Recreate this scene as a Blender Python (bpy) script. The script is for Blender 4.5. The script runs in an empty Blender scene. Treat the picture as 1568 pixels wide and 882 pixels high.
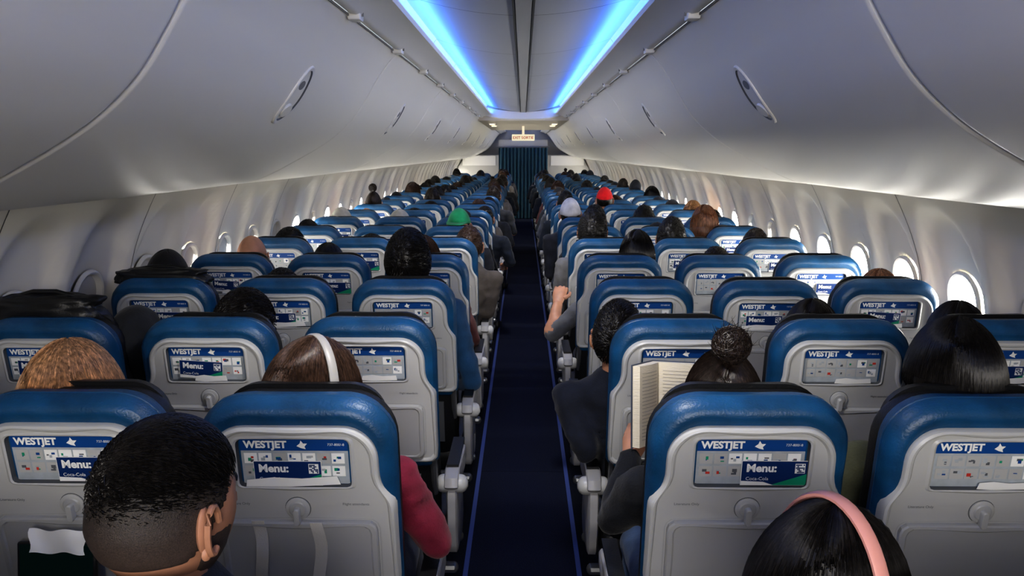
import bpy, bmesh, math, random
from mathutils import Vector, Matrix, noise
random.seed(7)
scene = bpy.context.scene
COL = scene.collection
def lin(c):
    r=[]
    for x in c:
        x=x/255.0
        r.append(x/12.92 if x<=0.04045 else ((x+0.055)/1.055)**2.4)
    return (r[0],r[1],r[2],1.0)
def mat(name,c,rough=0.5,metal=0.0,bump=0.0,bscale=200.0,var=0.0,vscale=8.0,coat=0.0,emit=None,es=0.0,stretch=None,sheen=0.0,spec=0.5):
    m=bpy.data.materials.new(name); m.use_nodes=True
    nt=m.node_tree; b=nt.nodes['Principled BSDF']
    b.inputs['Base Color'].default_value=lin(c)
    b.inputs['Roughness'].default_value=rough
    b.inputs['Metallic'].default_value=metal
    b.inputs['Coat Weight'].default_value=coat
    b.inputs['Specular IOR Level'].default_value=spec
    b.inputs['Sheen Weight'].default_value=sheen
    if emit:
        b.inputs['Emission Color'].default_value=lin(emit)
        b.inputs['Emission Strength'].default_value=es
    tc=nt.nodes.new('ShaderNodeTexCoord')
    mp=nt.nodes.new('ShaderNodeMapping')
    nt.links.new(tc.outputs['Object'],mp.inputs['Vector'])
    if stretch: mp.inputs['Scale'].default_value=stretch
    if bump>0:
        n=nt.nodes.new('ShaderNodeTexNoise'); n.inputs['Scale'].default_value=bscale; n.inputs['Detail'].default_value=3
        nt.links.new(mp.outputs[0],n.inputs['Vector'])
        bp=nt.nodes.new('ShaderNodeBump'); bp.inputs['Strength'].default_value=bump; bp.inputs['Distance'].default_value=0.002
        nt.links.new(n.outputs['Fac'],bp.inputs['Height']); nt.links.new(bp.outputs[0],b.inputs['Normal'])
    if var>0:
        n=nt.nodes.new('ShaderNodeTexNoise'); n.inputs['Scale'].default_value=vscale; n.inputs['Detail'].default_value=4
        nt.links.new(mp.outputs[0],n.inputs['Vector'])
        rp=nt.nodes.new('ShaderNodeValToRGB')
        rp.color_ramp.elements[0].position=0.3; rp.color_ramp.elements[1].position=0.7
        rp.color_ramp.elements[0].color=lin([max(0,x*(1-var)) for x in c])
        rp.color_ramp.elements[1].color=lin([min(255,x*(1+var)) for x in c])
        nt.links.new(n.outputs['Fac'],rp.inputs['Fac']); nt.links.new(rp.outputs[0],b.inputs['Base Color'])
    return m
# ---------------------------------------------------------------- mesh builder
class MB:
    def __init__(s): s.v=[];s.f=[];s.m=[]
    def add(s,vs,fs,mi=0):
        o=len(s.v); s.v+=[tuple(p) for p in vs]
        for f in fs: s.f.append(tuple(i+o for i in f)); s.m.append(mi)
    def loft(s,rings,mi,cap0=False,cap1=False,mis=None,closed=True):
        N=len(rings[0]); o=len(s.v)
        for r in rings: s.v+=[tuple(p) for p in r]
        for k in range(len(rings)-1):
            mm=mis[k] if mis else mi
            for i in range(N if closed else N-1):
                j=(i+1)%N
                s.f.append((o+k*N+i,o+k*N+j,o+(k+1)*N+j,o+(k+1)*N+i)); s.m.append(mm)
        if cap0: s.f.append(tuple(o+i for i in range(N))); s.m.append(mis[0] if mis else mi)
        if cap1: s.f.append(tuple(o+(len(rings)-1)*N+i for i in range(N))); s.m.append(mis[-1] if mis else mi)
    def box(s,a,b,mi,M=None,bev=0.0):
        (x0,y0,z0),(x1,y1,z1)=a,b
        if bev>0:
            cx,cy=(x0+x1)/2,(y0+y1)/2
            def rr(ins,z):
                p=prr(x1-x0-2*ins,y1-y0-2*ins,cx,cy,max(bev-ins,.0005),max(bev-ins,.0005),4)
                return [(q[0],q[1],z) for q in p]
            R=[rr(bev,z0),rr(bev*.3,z0+bev*.3),rr(0,z0+bev),rr(0,z1-bev),rr(bev*.3,z1-bev*.3),rr(bev,z1)]
            if M: R=[[M@Vector(p) for p in r] for r in R]
            s.loft(R,mi,True,True); return
        vs=[Vector(p) for p in [(x0,y0,z0),(x1,y0,z0),(x1,y1,z0),(x0,y1,z0),(x0,y0,z1),(x1,y0,z1),(x1,y1,z1),(x0,y1,z1)]]
        if M: vs=[M@p for p in vs]
        s.add(vs,[(0,1,2,3),(4,5,6,7),(0,1,5,4),(1,2,6,5),(2,3,7,6),(3,0,4,7)],mi)
    def tube(s,pts,rad,mi,n=12,sq=1.0,rounded=True,ref=None):
        pts=[Vector(p) for p in pts]; rings=[]
        ref=Vector(ref) if ref else None
        L=len(pts)
        def tan(i):
            a=pts[max(0,i-1)];b=pts[min(L-1,i+1)]; return (b-a).normalized()
        def ring(c,t,r):
            up=ref if ref else (Vector((0,0,1)) if abs(t.z)<.9 else Vector((0,1,0)))
            a=t.cross(up).normalized(); b=a.cross(t).normalized()
            return [c+a*(r*math.cos(k*2*math.pi/n))+b*(r*sq*math.sin(k*2*math.pi/n)) for k in range(n)]
        if rounded:
            t=tan(0)
            for q in (0.95,0.7,0.35):
                rings.append(ring(pts[0]-t*rad[0]*q*.8,t,rad[0]*math.sqrt(1-q*q)))
        for i in range(L): rings.append(ring(pts[i],tan(i),rad[i]))
        if rounded:
            t=tan(L-1)
            for q in (0.35,0.7,0.95):
                rings.append(ring(pts[-1]+t*rad[-1]*q*.8,t,rad[-1]*math.sqrt(1-q*q)))
        s.loft(rings,mi,True,True)
    def ell(s,c,r,mi,M=None,nu=16,nv=10):
        c=Vector(c);rings=[]
        for j in range(1,nv):
            th=math.pi*j/nv
            rg=[]
            for i in range(nu):
                ph=2*math.pi*i/nu
                p=Vector((r[0]*math.sin(th)*math.cos(ph),r[1]*math.sin(th)*math.sin(ph),r[2]*math.cos(th)))
                if M: p=M@p
                rg.append(c+p)
            rings.append(rg)
        s.loft(rings,mi,True,True)
    def mesh(s,name,mats,angle=35,recalc=True):
        me=bpy.data.meshes.new(name); me.from_pydata(s.v,[],s.f)
        for m in mats: me.materials.append(m)
        me.polygons.foreach_set('material_index',s.m)
        if recalc:
            bm=bmesh.new(); bm.from_mesh(me); bmesh.ops.recalc_face_normals(bm,faces=bm.faces); bm.to_mesh(me); bm.free()
        me.polygons.foreach_set('use_smooth',[True]*len(me.polygons))
        try: me.set_sharp_from_angle(angle=math.radians(angle))
        except Exception: pass
        me.update(); return me
def put(name,me,loc=(0,0,0),rot=(0,0,0),sc=(1,1,1),parent=None):
    o=bpy.data.objects.new(name,me); o.location=loc;o.rotation_euler=rot;o.scale=sc
    COL.objects.link(o)
    if parent: o.parent=parent
    return o
def prr(w,h,cx,cy,rt,rb,n=8):
    P=[]
    for (sx,sy,r,a0) in ((1,1,rt,0),(-1,1,rt,90),(-1,-1,rb,180),(1,-1,rb,270)):
        ox=cx+sx*(w/2-r); oy=cy+sy*(h/2-r)
        for k in range(n+1):
            a=math.radians(a0+90*k/n); P.append((ox+r*math.cos(a),oy+r*math.sin(a)))
    return P
def rays(poly,c,N=96):
    out=[]
    for k in range(N):
        a=2*math.pi*k/N; dx,dy=math.cos(a),math.sin(a); best=0
        for i in range(len(poly)):
            x1,y1=poly[i][0]-c[0],poly[i][1]-c[1]; x2,y2=poly[(i+1)%len(poly)][0]-c[0],poly[(i+1)%len(poly)][1]-c[1]
            ex,ey=x2-x1,y2-y1; den=dx*ey-dy*ex
            if abs(den)<1e-12: continue
            t=(x1*ey-y1*ex)/den; u=(x1*dy-y1*dx)/den
            if t>0 and -1e-6<=u<=1+1e-6 and t>best: best=t
        out.append((c[0]+dx*best,c[1]+dy*best))
    return out
def inset(P,c,d):
    out=[]
    for p in P:
        l=math.hypot(p[0]-c[0],p[1]-c[1]); k=max(0.0,1-d/l); out.append((c[0]+(p[0]-c[0])*k,c[1]+(p[1]-c[1])*k))
    return out
def sstep(a,b,x):
    t=min(1,max(0,(x-a)/(b-a))); return t*t*(3-2*t)
_tc={}
def textgeo(t,size,bold=0.0):
    k=(t,size,bold)
    if k in _tc: return _tc[k]
    cu=bpy.data.curves.new('t','FONT'); cu.body=t; cu.size=size; cu.offset=bold; cu.resolution_u=3
    o=bpy.data.objects.new('t',cu); COL.objects.link(o)
    dg=bpy.context.evaluated_depsgraph_get(); me=bpy.data.meshes.new_from_object(o.evaluated_get(dg))
    r=([tuple(v.co) for v in me.vertices],[tuple(p.vertices) for p in me.polygons])
    bpy.data.objects.remove(o); bpy.data.meshes.remove(me); bpy.data.curves.remove(cu)
    _tc[k]=r; return r
# ---------------------------------------------------------------- materials
M_wall=mat('sidewall_plastic',(224,220,210),.45,bump=.05,bscale=60)
M_bin=mat('bin_plastic',(230,227,218),.40,bump=.04,bscale=40)
M_trim=mat('trim_white',(224,222,217),.4)
M_ceil=mat('ceiling_panel',(172,175,182),.45)
M_seam=mat('seam_dark',(60,62,66),.7)
M_gap=mat('gap_grey',(120,120,120),.7)
M_soff=mat('soffit_beige',(200,192,175),.5)
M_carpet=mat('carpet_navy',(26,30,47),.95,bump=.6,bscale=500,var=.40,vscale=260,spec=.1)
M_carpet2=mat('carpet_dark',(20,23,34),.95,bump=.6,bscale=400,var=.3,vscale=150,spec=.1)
M_stripe=mat('floor_path_strip',(60,78,140),.5)
M_pane=mat('window_daylight',(255,255,255),.3,emit=(255,252,244),es=36)
M_bezel=mat('window_bezel',(205,203,198),.4)
M_shade=mat('window_shade',(190,187,180),.55)
M_led=mat('led_strip',(90,150,255),.3,emit=(76,138,255),es=16)
M_blue=mat('seat_blue_leather',(20,72,112),.40,bump=.45,bscale=200,var=.14,vscale=12)
M_shell=mat('seat_shell_plastic',(186,187,187),.38,bump=.04,bscale=300)
M_tray=mat('tray_plastic',(174,175,176),.40)
M_black=mat('seat_black_leather',(22,23,26),.42,bump=.4,bscale=240)
M_pock=mat('pocket_interior',(82,85,90),.6)
M_cg=mat('safety_card',(172,180,188),.5,var=.05,vscale=40)
M_cb=mat('card_blue',(20,74,144),.4)
M_cn=mat('card_navy',(18,50,106),.4)
M_white=mat('print_white',(248,249,248),.5)
M_green=mat('card_green',(18,150,114),.5)
M_metal=mat('frame_metal',(120,122,126),.35,metal=.7)
M_arm=mat('armrest_plastic',(162,162,165),.4)
M_ink=mat('ink_dark',(90,94,102),.6)
M_red=mat('print_red',(200,60,50),.5)
SM=[M_blue,M_shell,M_black,M_pock,M_cg,M_cb,M_cn,M_white,M_green,M_metal,M_arm,M_tray,M_ink,M_red]
BL,SH,BK,PK,CG,CB,CN,WH,GR,ME,AR,TR,IK,RD=range(14)
# ---------------------------------------------------------------- seat
TILT=math.radians(9)
TOPZ=1.195
UPV=Vector((0,-math.sin(TILT),math.cos(TILT))); NV=Vector((0,-math.cos(TILT),-math.sin(TILT)))
def SP(u,v,n): return Vector((u,0,TOPZ))+UPV*v+NV*n
def ring(P,n): return [SP(p[0],p[1],n) for p in P]
def armrest(b,x):
    prof=[(.10,.66),(.13,.675),(.44,.655),(.475,.635),(.48,.60),(.45,.585),(.20,.59),(.13,.60),(.085,.62)]
    prof=rays(prof,(.28,.63),40)
    w=.024
    b.loft([[(x+sx,p[0],p[1]) for p in inset(prof,(.28,.63),d)] for sx,d in ((-w,.012),(-w*.85,.003),(-w*.5,0),(w*.5,0),(w*.85,.003),(w,.012))],AR,True,True)
    prof=rays([(.10,.63),(.36,.60),(.40,.42),(.36,.36),(.14,.38),(.10,.5)],(.24,.5),40)
    w=.017
    b.loft([[(x+sx,p[0],p[1]) for p in inset(prof,(.24,.5),d)] for sx,d in ((-w,.01),(-w*.7,0),(w*.7,0),(w,.01))],AR,True,True)
    b.tube([(x-.03,.13,.63),(x+.03,.13,.63)],[.03,.03],SH,16)
    b.box((x-.02,.16,.674),(x+.02,.44,.682),BK)
def seat_mesh(variant):
    b=MB()
    c=(0,-.2)
    P=rays(prr(.405,.77,0,-.018-.385,.10,.05),c,72)
    b.loft([ring(inset(P,c,d),n) for d,n in ((.05,-.125),(.02,-.121),(.004,-.11),(0,-.098),(.004,-.075),(.02,-.065))],BK,True,True)
    P=rays(prr(.36,.19,0,-.105,.08,.06),(0,-.105),72)
    b.loft([ring(inset(P,(0,-.105),d),n) for d,n in ((0,-.11),(.006,-.132),(.03,-.142))],BK,True,True)
    # blue leather cover
    P=rays(prr(.418,.50,0,-.25,.105,.03),c,96)
    def wr(R,a):
        out=[]
        for i,p in enumerate(R):
            k=a*(noise.noise(Vector((p[0]*60,p[1]*20,variant*3.1)))+.5*noise.noise(Vector((p[0]*150,p[1]*60,variant))))
            out.append((p[0]*(1+k),p[1]+k*.1))
        return out
    b.loft([ring(wr(inset(P,c,d),w_),n) for d,n,w_ in ((.022,-.078,0),(.010,-.070,.006),(.003,-.055,.01),(0,-.036,0),(.0035,-.033,0),(0,-.030,0),(.004,-.010,.006),(.012,.003,.012),(.024,.010,.006),(.034,.011,0),(.05,.006,0))],BL,True,True)
    # shell with pocket
    H=[]
    for k in range(9):
        a=math.radians(90-90*k/8); H.append((.176-.075+.075*math.cos(a),-.050-.075+.075*math.sin(a)))
    H+=[(.177,-.165),(.181,-.185),(.191,-.205),(.202,-.222),(.206,-.24),(.207,-.44)]
    for k in range(5):
        a=math.radians(-90*k/4); H.append((.207-.025+.025*math.cos(a),-.445+.025*math.sin(a)))
    shell=H[::-1]+[(-p[0],p[1]) for p in H]
    shell=shell[::-1]
    c=(0,-.132)
    S=rays(shell,c,144); pk=rays(prr(.236,.112,0,-.132,.014,.010),c,144)
    b.loft([ring(S,-.05),ring(S,.010),ring(inset(S,c,.0035),.019),ring(inset(S,c,.009),.0225),ring(inset(S,c,.014),.0215),ring(inset(S,c,.019),.0165),
            ring(inset(pk,c,-.010),.0165),ring(inset(pk,c,-.004),.020),ring(inset(pk,c,0),.018),ring(inset(pk,c,.003),.002)],SH,False,False,
            mis=[SH,SH,SH,SH,SH,SH,SH,SH,PK])
    b.loft([ring(inset(pk,c,.003),.002),ring(inset(pk,c,.03),.001)],PK,False,True)
    def pl(u0,v0,u1,v1,n,mi,th=.0015):
        b.add([SP(u0,v0,n),SP(u1,v0,n),SP(u1,v1,n),SP(u0,v1,n),SP(u0,v0,n-th),SP(u1,v0,n-th),SP(u1,v1,n-th),SP(u0,v1,n-th)],
              [(0,1,2,3),(0,1,5,4),(1,2,6,5),(2,3,7,6),(3,0,4,7)],mi)
    def tx(t,size,u,v,n,mi,bold=0,rot=0.0):
        vs,fs=textgeo(t,size,bold)
        ca,sa=math.cos(rot),math.sin(rot)
        b.add([SP(u+p[0]*ca-p[1]*sa,v+p[0]*sa+p[1]*ca,n) for p in vs],fs,mi)
    tx('Literature Only',.0085,-.155,-.232,.0172,IK); tx('Flight attendants',.0085,.095,-.232,.0172,IK)
    cx=0.0;cv=-.240
    def disc(r0,n0,n1,mi,cu=cx,cvv=cv,N=28):
        b.loft([[SP(cu+r*math.cos(2*math.pi*k/N),cvv+r*math.sin(2*math.pi*k/N),n) for k in range(N)] for r,n in ((r0,n0),(r0,n1-.002),(r0*.85,n1))],mi,False,True)
    disc(.029,.012,.0178,PK); disc(.026,.012,.022,SH); disc(.019,.02,.024,TR)
    b.loft([[SP(cx+p[0],cv-.012+p[1],n) for p in inset(prr(.013,.040,0,0,.006,.006,4),(0,0),d)] for d,n in ((0,.022),(0,.034),(.002,.037))],SH,False,True)
    # tray table
    P=rays(prr(.335,.180,0,-.358,.022,.022),(0,-.358),96); cc=(0,-.358)
    b.loft([ring(inset(P,cc,-.006),.0168),ring(inset(P,cc,-.003),.0170),ring(inset(P,cc,0),.012),ring(P,.026),ring(inset(P,cc,.003),.030),ring(inset(P,cc,.012),.031),ring(inset(P,cc,.016),.0285)],TR,False,True,mis=[TR,PK,TR,TR,TR,TR])
    pl(-.2,-.462,.2,-.458,.0185,PK)
    # lower back and pocket
    P=rays(prr(.40,.32,0,-.62,.02,.04),(0,-.62),48); cc=(0,-.62)
    b.loft([ring(inset(P,cc,d),n) for d,n in ((.01,-.12),(0,-.11),(0,-.03),(.01,-.01),(.03,0))],BK,True,True)
    pl(-.15,-.70,.15,-.52,.012,PK,.02)
    pl(-.12,-.60,.09,-.49,.016,WH,.004); pl(-.10,-.62,.13,-.50,.019,CG,.003)
    for s in (-1,1):
        b.tube([SP(s*.19,-.45,.0),SP(s*.19,-.60,-.02)],[.012,.012],ME,8)
    b.box((-.218,.115,.36),(.218,.60,.465),BK,bev=.035)
    b.box((-.21,.12,.30),(.21,.56,.36),PK,bev=.012)
    b.tube([(-.24,.22,.29),(.24,.22,.29)],[.02,.02],ME,10); b.tube([(-.24,.46,.29),(.24,.46,.29)],[.02,.02],ME,10)
    for s in (-.10,.10):
        b.tube([(s,.22,.29),(s,.14,.03)],[.014,.014],ME,8); b.tube([(s,.46,.29),(s,.40,.03)],[.014,.014],ME,8)
        b.box((s-.015,.10,0),(s+.015,.46,.03),ME)
    armrest(b,.244)
    # cards
    n0=.0065
    pl(-.112,-.186,.112,-.079,n0,CG)
    pl(-.112,-.108,.112,-.079,n0+.001,CB)
    tx('WESTJET',.0225,-.104,-.1010,n0+.0016,WH,.0010); tx('737-800/-8',.008,.070,-.096,n0+.0014,WH)
    b.add([SP(.013+p[0]*1.2,-.0945+p[1]*1.2,n0+.0016) for p in ((-.006,-.002),(0,.003),(.002,.009),(.006,.003),(.013,.003),(.008,-.003),(.010,-.008),(.002,-.006))],[tuple(range(8))],WH)
    rnd=random.Random(variant)
    for i in range(7):
        for j in range(2):
            u=-.106+i*.0305; v=-.138-j*.030
            pl(u,v,u+.027,v+.024,n0+.0008,WH if rnd.random()<.5 else SH,.0005)
            for q in range(3):
                a=u+.003+rnd.random()*.013; c_=v+.003+rnd.random()*.011
                pl(a,c_,a+.004+rnd.random()*.006,c_+.002+rnd.random()*.006,n0+.001+q*.0001,rnd.choice([IK,SH,CB,CG,GR,RD if rnd.random()<.5 else IK]),.0003)
    def menu(u,v,w=.136,h=.056,rot=0):
        ca,sa=math.cos(rot),math.sin(rot)
        def q(pts,n,mi):
            b.add([SP(u+p[0]*ca-p[1]*sa,v+p[0]*sa+p[1]*ca,n) for p in pts],[tuple(range(len(pts)))],mi)
        n=n0+.0075
        q([(-.0012,-.001),(w+.0012,-.001),(w+.0012,h+.0012),(-.0012,h+.0012)],n-.0004,WH)
        q([(0,0),(w,0),(w,h),(0,h)],n,CN)
        q([(w*.45,0),(w,0),(w,h*.48)],n+.0006,GR)
        q([(w*.0,0),(w*.50,0),(w*.34,h*.14),(0,h*.18)],n+.0007,WH)
        tx('Menu:',.0255,u+.009*ca-(h-.024)*sa,v+.009*sa+(h-.024)*ca,n+.0008,WH,.0010,rot)
        tx('Coca-Cola',.011,u+.009*ca-.012*sa,v+.012+.009*sa,n+.0009,WH,0,rot)
        q([(w-.026,h-.028),(w-.005,h-.028),(w-.005,h-.005),(w-.026,h-.005)],n+.0007,WH)
        for i in range(6):
            for j in range(6):
                if rnd.random()<.5:
                    x=w-.0247+i*.0031;y=h-.0268+j*.0034
                    q([(x,y),(x+.0029,y),(x+.0029,y+.0031),(x,y+.0031)],n+.0009,CN)
    def napkin(u,v,w,h,rot=.05):
        pts=[(0,0),(w*.3,-.002),(w,0),(w*.97,h),(w*.6,h*.85),(w*.3,h*1.1),(.004,h*.9)]
        ca,sa=math.cos(rot),math.sin(rot)
        b.add([SP(u+p[0]*ca-p[1]*sa,v+p[0]*sa+p[1]*ca,n0+.0105) for p in pts],[tuple(range(7))],WH)
    if variant==0: menu(-.018,-.184)
    elif variant==1: menu(-.085,-.186,.140,.056,.0); napkin(-.105,-.190,.20,.020,.04)
    elif variant==2: napkin(-.02,-.186,.11,.016,.0)
    elif variant==3:
        menu(-.085,-.175,.13,.056,-.06); napkin(-.04,-.186,.10,.018,0)
    return b.mesh('seat_mesh_%d'%variant,SM,30)
seat_meshes=[seat_mesh(i) for i in range(4)]
def ROW(n): return .835+.785*n-(.08 if n==0 else 0)
SX=[.475,.963,1.451]
NROW=25
b=MB(); armrest(b,0); arm_me=b.mesh('armrest_mesh',SM,35)
random.seed(3)
fixed={(1,1,0):0,(-1,1,0):1,(-1,1,1):0,(1,1,1):2,(-1,2,1):3,(-1,2,0):2,(1,2,0):2,(1,2,1):2,(-1,1,2):0,(1,3,1):1,(1,3,0):0,(-1,3,0):2}
for n in range(-1,NROW):
    for s in (-1,1):
        for k in range(3):
            va=fixed.get((s,n,k),random.choice([0,1,2,3]))
            put('airplane_seat',seat_meshes[va],(s*SX[k],ROW(n)+random.uniform(-.012,.012),0),(random.uniform(-.015,.015) if n>1 else 0,0,0))
        put('seat_armrest',arm_me,((.475-.244) if s>0 else -(1.451+.244),ROW(n),0))
# ---------------------------------------------------------------- cabin shell
Y0,Y1=-2.2,21.6
def catmull(P,sub=6):
    out=[]
    for i in range(len(P)-1):
        p0=P[max(0,i-1)];p1=P[i];p2=P[i+1];p3=P[min(len(P)-1,i+2)]
        for k in range(sub):
            t=k/sub
            out.append(tuple(.5*((2*p1[j])+(-p0[j]+p2[j])*t+(2*p0[j]-5*p1[j]+4*p2[j]-p3[j])*t*t+(-p0[j]+3*p1[j]-3*p2[j]+p3[j])*t**3) for j in range(2)))
    out.append(P[-1]); return out
WP=catmull([(0,1.60),(.3,1.69),(.6,1.735),(.9,1.745),(1.1,1.725),(1.3,1.675),(1.5,1.585),(1.65,1.49),(1.8,1.38)],8)
def XW(z):
    for i in range(len(WP)-1):
        if WP[i][0]<=z<=WP[i+1][0]:
            t=(z-WP[i][0])/(WP[i+1][0]-WP[i][0]); return WP[i][1]*(1-t)+WP[i+1][1]*t
    return WP[-1][1]
WZ=1.065; WPITCH=.508; WY0=3.26-WPITCH*10
def wall(side):
    b=MB(); ny=int((Y1-Y0)/.0254); zs=[i*.1 for i in range(8)]+[.8+i*.025 for i in range(41)]
    rings=[]
    for i in range(ny+1):
        y=Y0+(Y1-Y0)*i/ny
        k=round((y-WY0)/WPITCH); dy=y-(WY0+k*WPITCH)
        r=[]
        for z in zs:
            x=XW(z)
            hz=.43 if z>WZ else .42
            e=(abs(dy)/.225)**3.0+(abs(z-WZ)/hz)**2.6
            x+=.052*(1-sstep(.50,1.0,e))
            e2=(abs(dy)/.12)**3+(abs(z-WZ)/.17)**3
            x+=.03*(1-sstep(.6,1.0,e2))
            r.append((side*x,y,z))
        rings.append(r)
    b.loft(rings,0,closed=False)
    for k in range(0,60,2):
        y=WY0+(k+.5)*WPITCH
        if y<Y0 or y>Y1: continue
        a=[];c=[]
        for z in zs:
            a.append((side*(XW(z)-.0012),y-.0022,z)); c.append((side*(XW(z)-.0012),y+.0022,z))
        b.loft([a,c],1,closed=False)
    return b.mesh('wall_mesh',[M_wall,M_seam],50,recalc=False)
put('wall_left',wall(-1)); put('wall_right',wall(1))
def win(shade):
    b=MB(); N=48; c=(0,0)
    P=rays(prr(.235,.335,0,0,.11,.11,10),c,N)
    def rg(d,x): return [(x,p[0],p[1]) for p in inset(P,c,d)]
    b.loft([rg(0,.004),rg(.003,-.006),rg(.010,-.010),rg(.018,-.006),rg(.024,.010),rg(.030,.022)],0)
    if shade>=1: b.loft([rg(.027,.016),rg(.06,.015)],1,False,True)
    else:
        b.loft([rg(.030,.022),rg(.06,.022)],2,False,True)
        if shade>0:
            zc=.135-.27*shade
            b.add([(.013,-.085,.14),(.013,.085,.14),(.013,.088,zc),(.013,-.088,zc)],[(0,1,2,3)],1)
            b.box((.008,-.085,zc-.008),(.015,.085,zc),1)
    return b.mesh('window_mesh',[M_bezel,M_shade,M_pane],40)
wm=[win(0),win(.4),win(1)]
wn=0
tiltw=math.atan2(XW(.95)-XW(1.2),.25)
random.seed(12)
for side in (-1,1):
    for k in range(0,60):
        y=WY0+k*WPITCH
        if y<Y0+.2 or y>Y1-.4: continue
        if side<0: sh=2 if y<3.5 else random.choice([0,1,1,2] if y<7 else [0,0,1])
        else: sh=2 if y<3.0 else (0 if y<5 else random.choice([0,0,1]))
        wn+=1
        o=put('window_%d'%wn,wm[sh],(side*(XW(WZ)+.040),y,WZ),(0,0,0))
        o.rotation_euler=(0,-tiltw,0 if side>0 else math.pi)
# floor
b=MB()
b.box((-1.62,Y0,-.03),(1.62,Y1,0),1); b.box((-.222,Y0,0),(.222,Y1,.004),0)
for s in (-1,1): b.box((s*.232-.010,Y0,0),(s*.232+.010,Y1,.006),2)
yy=Y0
while yy<Y1:
    b.box((-.222,yy,.004),(.222,yy+.003,.0045),1); yy+=1.6
put('floor',b.mesh('floor_mesh',[M_carpet,M_carpet2,M_stripe],30))
# overhead bins
BP=catmull([(.600,2.165),(.64,2.125),(.70,2.045),(.755,1.955),(.82,1.862),(.905,1.782),(1.0,1.718),(1.144,1.640),(1.26,1.583),(1.35,1.552),(1.43,1.548),(1.50,1.575),(1.54,1.63)],6)
def bin_mesh(L,side):
    b=MB()
    n=len(BP)
    nr=[]
    for i in range(n):
        a=BP[max(0,i-1)];c=BP[min(n-1,i+1)]; t=Vector((c[0]-a[0],c[1]-a[1])).normalized(); nr.append((t.y,-t.x))
    def pr(off): return [(side*(BP[i][0]+nr[i][0]*off),BP[i][1]+nr[i][1]*off) for i in range(n)]
    rings=[]
    for y,off in ((0.0,-.03),(0.001,-.010),(.004,-.003),(.010,0),(.02,0),(L*.25,.002),(L*.5,.003),(L*.75,.002),(L-.02,0),(L-.010,0),(L-.004,-.003),(L-.001,-.010),(L,-.03)):
        rings.append([(p[0],y,p[1]) for p in pr(off)])
    b.loft(rings,0,closed=False)
    i0=min(range(n),key=lambda i:abs(BP[i][0]-.80))
    N=48
    acc=[0]
    for i in range(1,n): acc.append(acc[-1]+math.hypot(BP[i][0]-BP[i-1][0],BP[i][1]-BP[i-1][1]))
    s0=acc[i0]
    def surf(s,off):
        s=max(0,min(acc[-1],s))
        for i in range(n-1):
            if acc[i]<=s<=acc[i+1]:
                u=(s-acc[i])/(acc[i+1]-acc[i]); px=BP[i][0]*(1-u)+BP[i+1][0]*u; pz=BP[i][1]*(1-u)+BP[i+1][1]*u
                tt=Vector((BP[i+1][0]-BP[i][0],BP[i+1][1]-BP[i][1])).normalized()
                return px+tt.y*off, pz-tt.x*off
    def e(sx,sy,off,ds=0):
        r=[]
        for k in range(N):
            ca,sa=math.cos(2*math.pi*k/N),math.sin(2*math.pi*k/N)
            px,pz=surf(s0+ds+sx*ca,off+.002)
            r.append((px*side,L/2+sy*sa,pz))
        return r
    b.loft([e(.124,.080,-.006),e(.122,.078,.004),e(.118,.074,.007),e(.106,.060,.006),e(.101,.055,.0005)],1,mis=[1,1,1,2])
    b.loft([e(.101,.055,.0005),e(.06,.03,.0005),e(.01,.006,.0005)],1,False,True)
    b.loft([e(.030,.044,.001,.060),e(.026,.040,.008,.060),e(.018,.030,.009,.060)],0,False,True)
    b.loft([e(.018,.030,.0012,-.045),e(.015,.026,.0012,-.045)],3,False,True)
    return b.mesh('bin_mesh',[M_bin,M_trim,M_pock,M_gap],40)
BL_=2.25
for side in (-1,1):
    bm_=bin_mesh(BL_-.010,side)
    y=1.80-2*BL_
    while y<20.4:
        put('overhead_bin',bm_,(0,y+.005,0)); y+=BL_
for side,nm in ((-1,'left'),(1,'right')):
    b=MB()
    b.loft([[(side*(p[0]+.045),yy,p[1]+.03) for p in BP] for yy in (Y0,20.5)],0,closed=False)
    put('trim_bin_backing_'+nm,b.mesh('backing',[M_seam],40))
    b=MB()
    pr=[(.440,2.225),(.446,2.208),(.470,2.205),(.545,2.180),(.556,2.168),(.570,2.162),(.592,2.166),(.600,2.178),(.605,2.20)]
    b.loft([[(side*p[0],yy,p[1]) for p in pr] for yy in (Y0,11.6)],0,closed=False)
    b.loft([[(side*p[0],yy,p[1]) for p in pr] for yy in (16.5,Y1)],0,closed=False)
    for yy in [i*.98+.95 for i in range(-3,11)]:
        b.box((side*.580-.022,yy,2.146),(side*.580+.022,yy+.07,2.174),0,bev=.006)
        b.box((side*.555-.004,yy+.03,2.160),(side*.555+.004,yy+.034,2.180),2)
    b.box((side*.597-.0015,Y0,2.158),(side*.597+.0015,20.4,2.166),2)
    put('trim_ceiling_rail_'+nm,b.mesh('rail',[M_trim,M_bin,M_gap],40))
    b=MB()
    for (ya,yb) in ((Y0,11.5),(16.5,21.3)):
        b.add([(side*.442,ya,2.226),(side*.442,yb,2.226),(side*.452,yb,2.238),(side*.452,ya,2.238),(side*.475,ya,2.238),(side*.475,yb,2.238)],[(0,1,2,3),(3,2,5,4)],0)
    put('led_light_strip_'+nm,b.mesh('led',[M_led],40))
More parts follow.
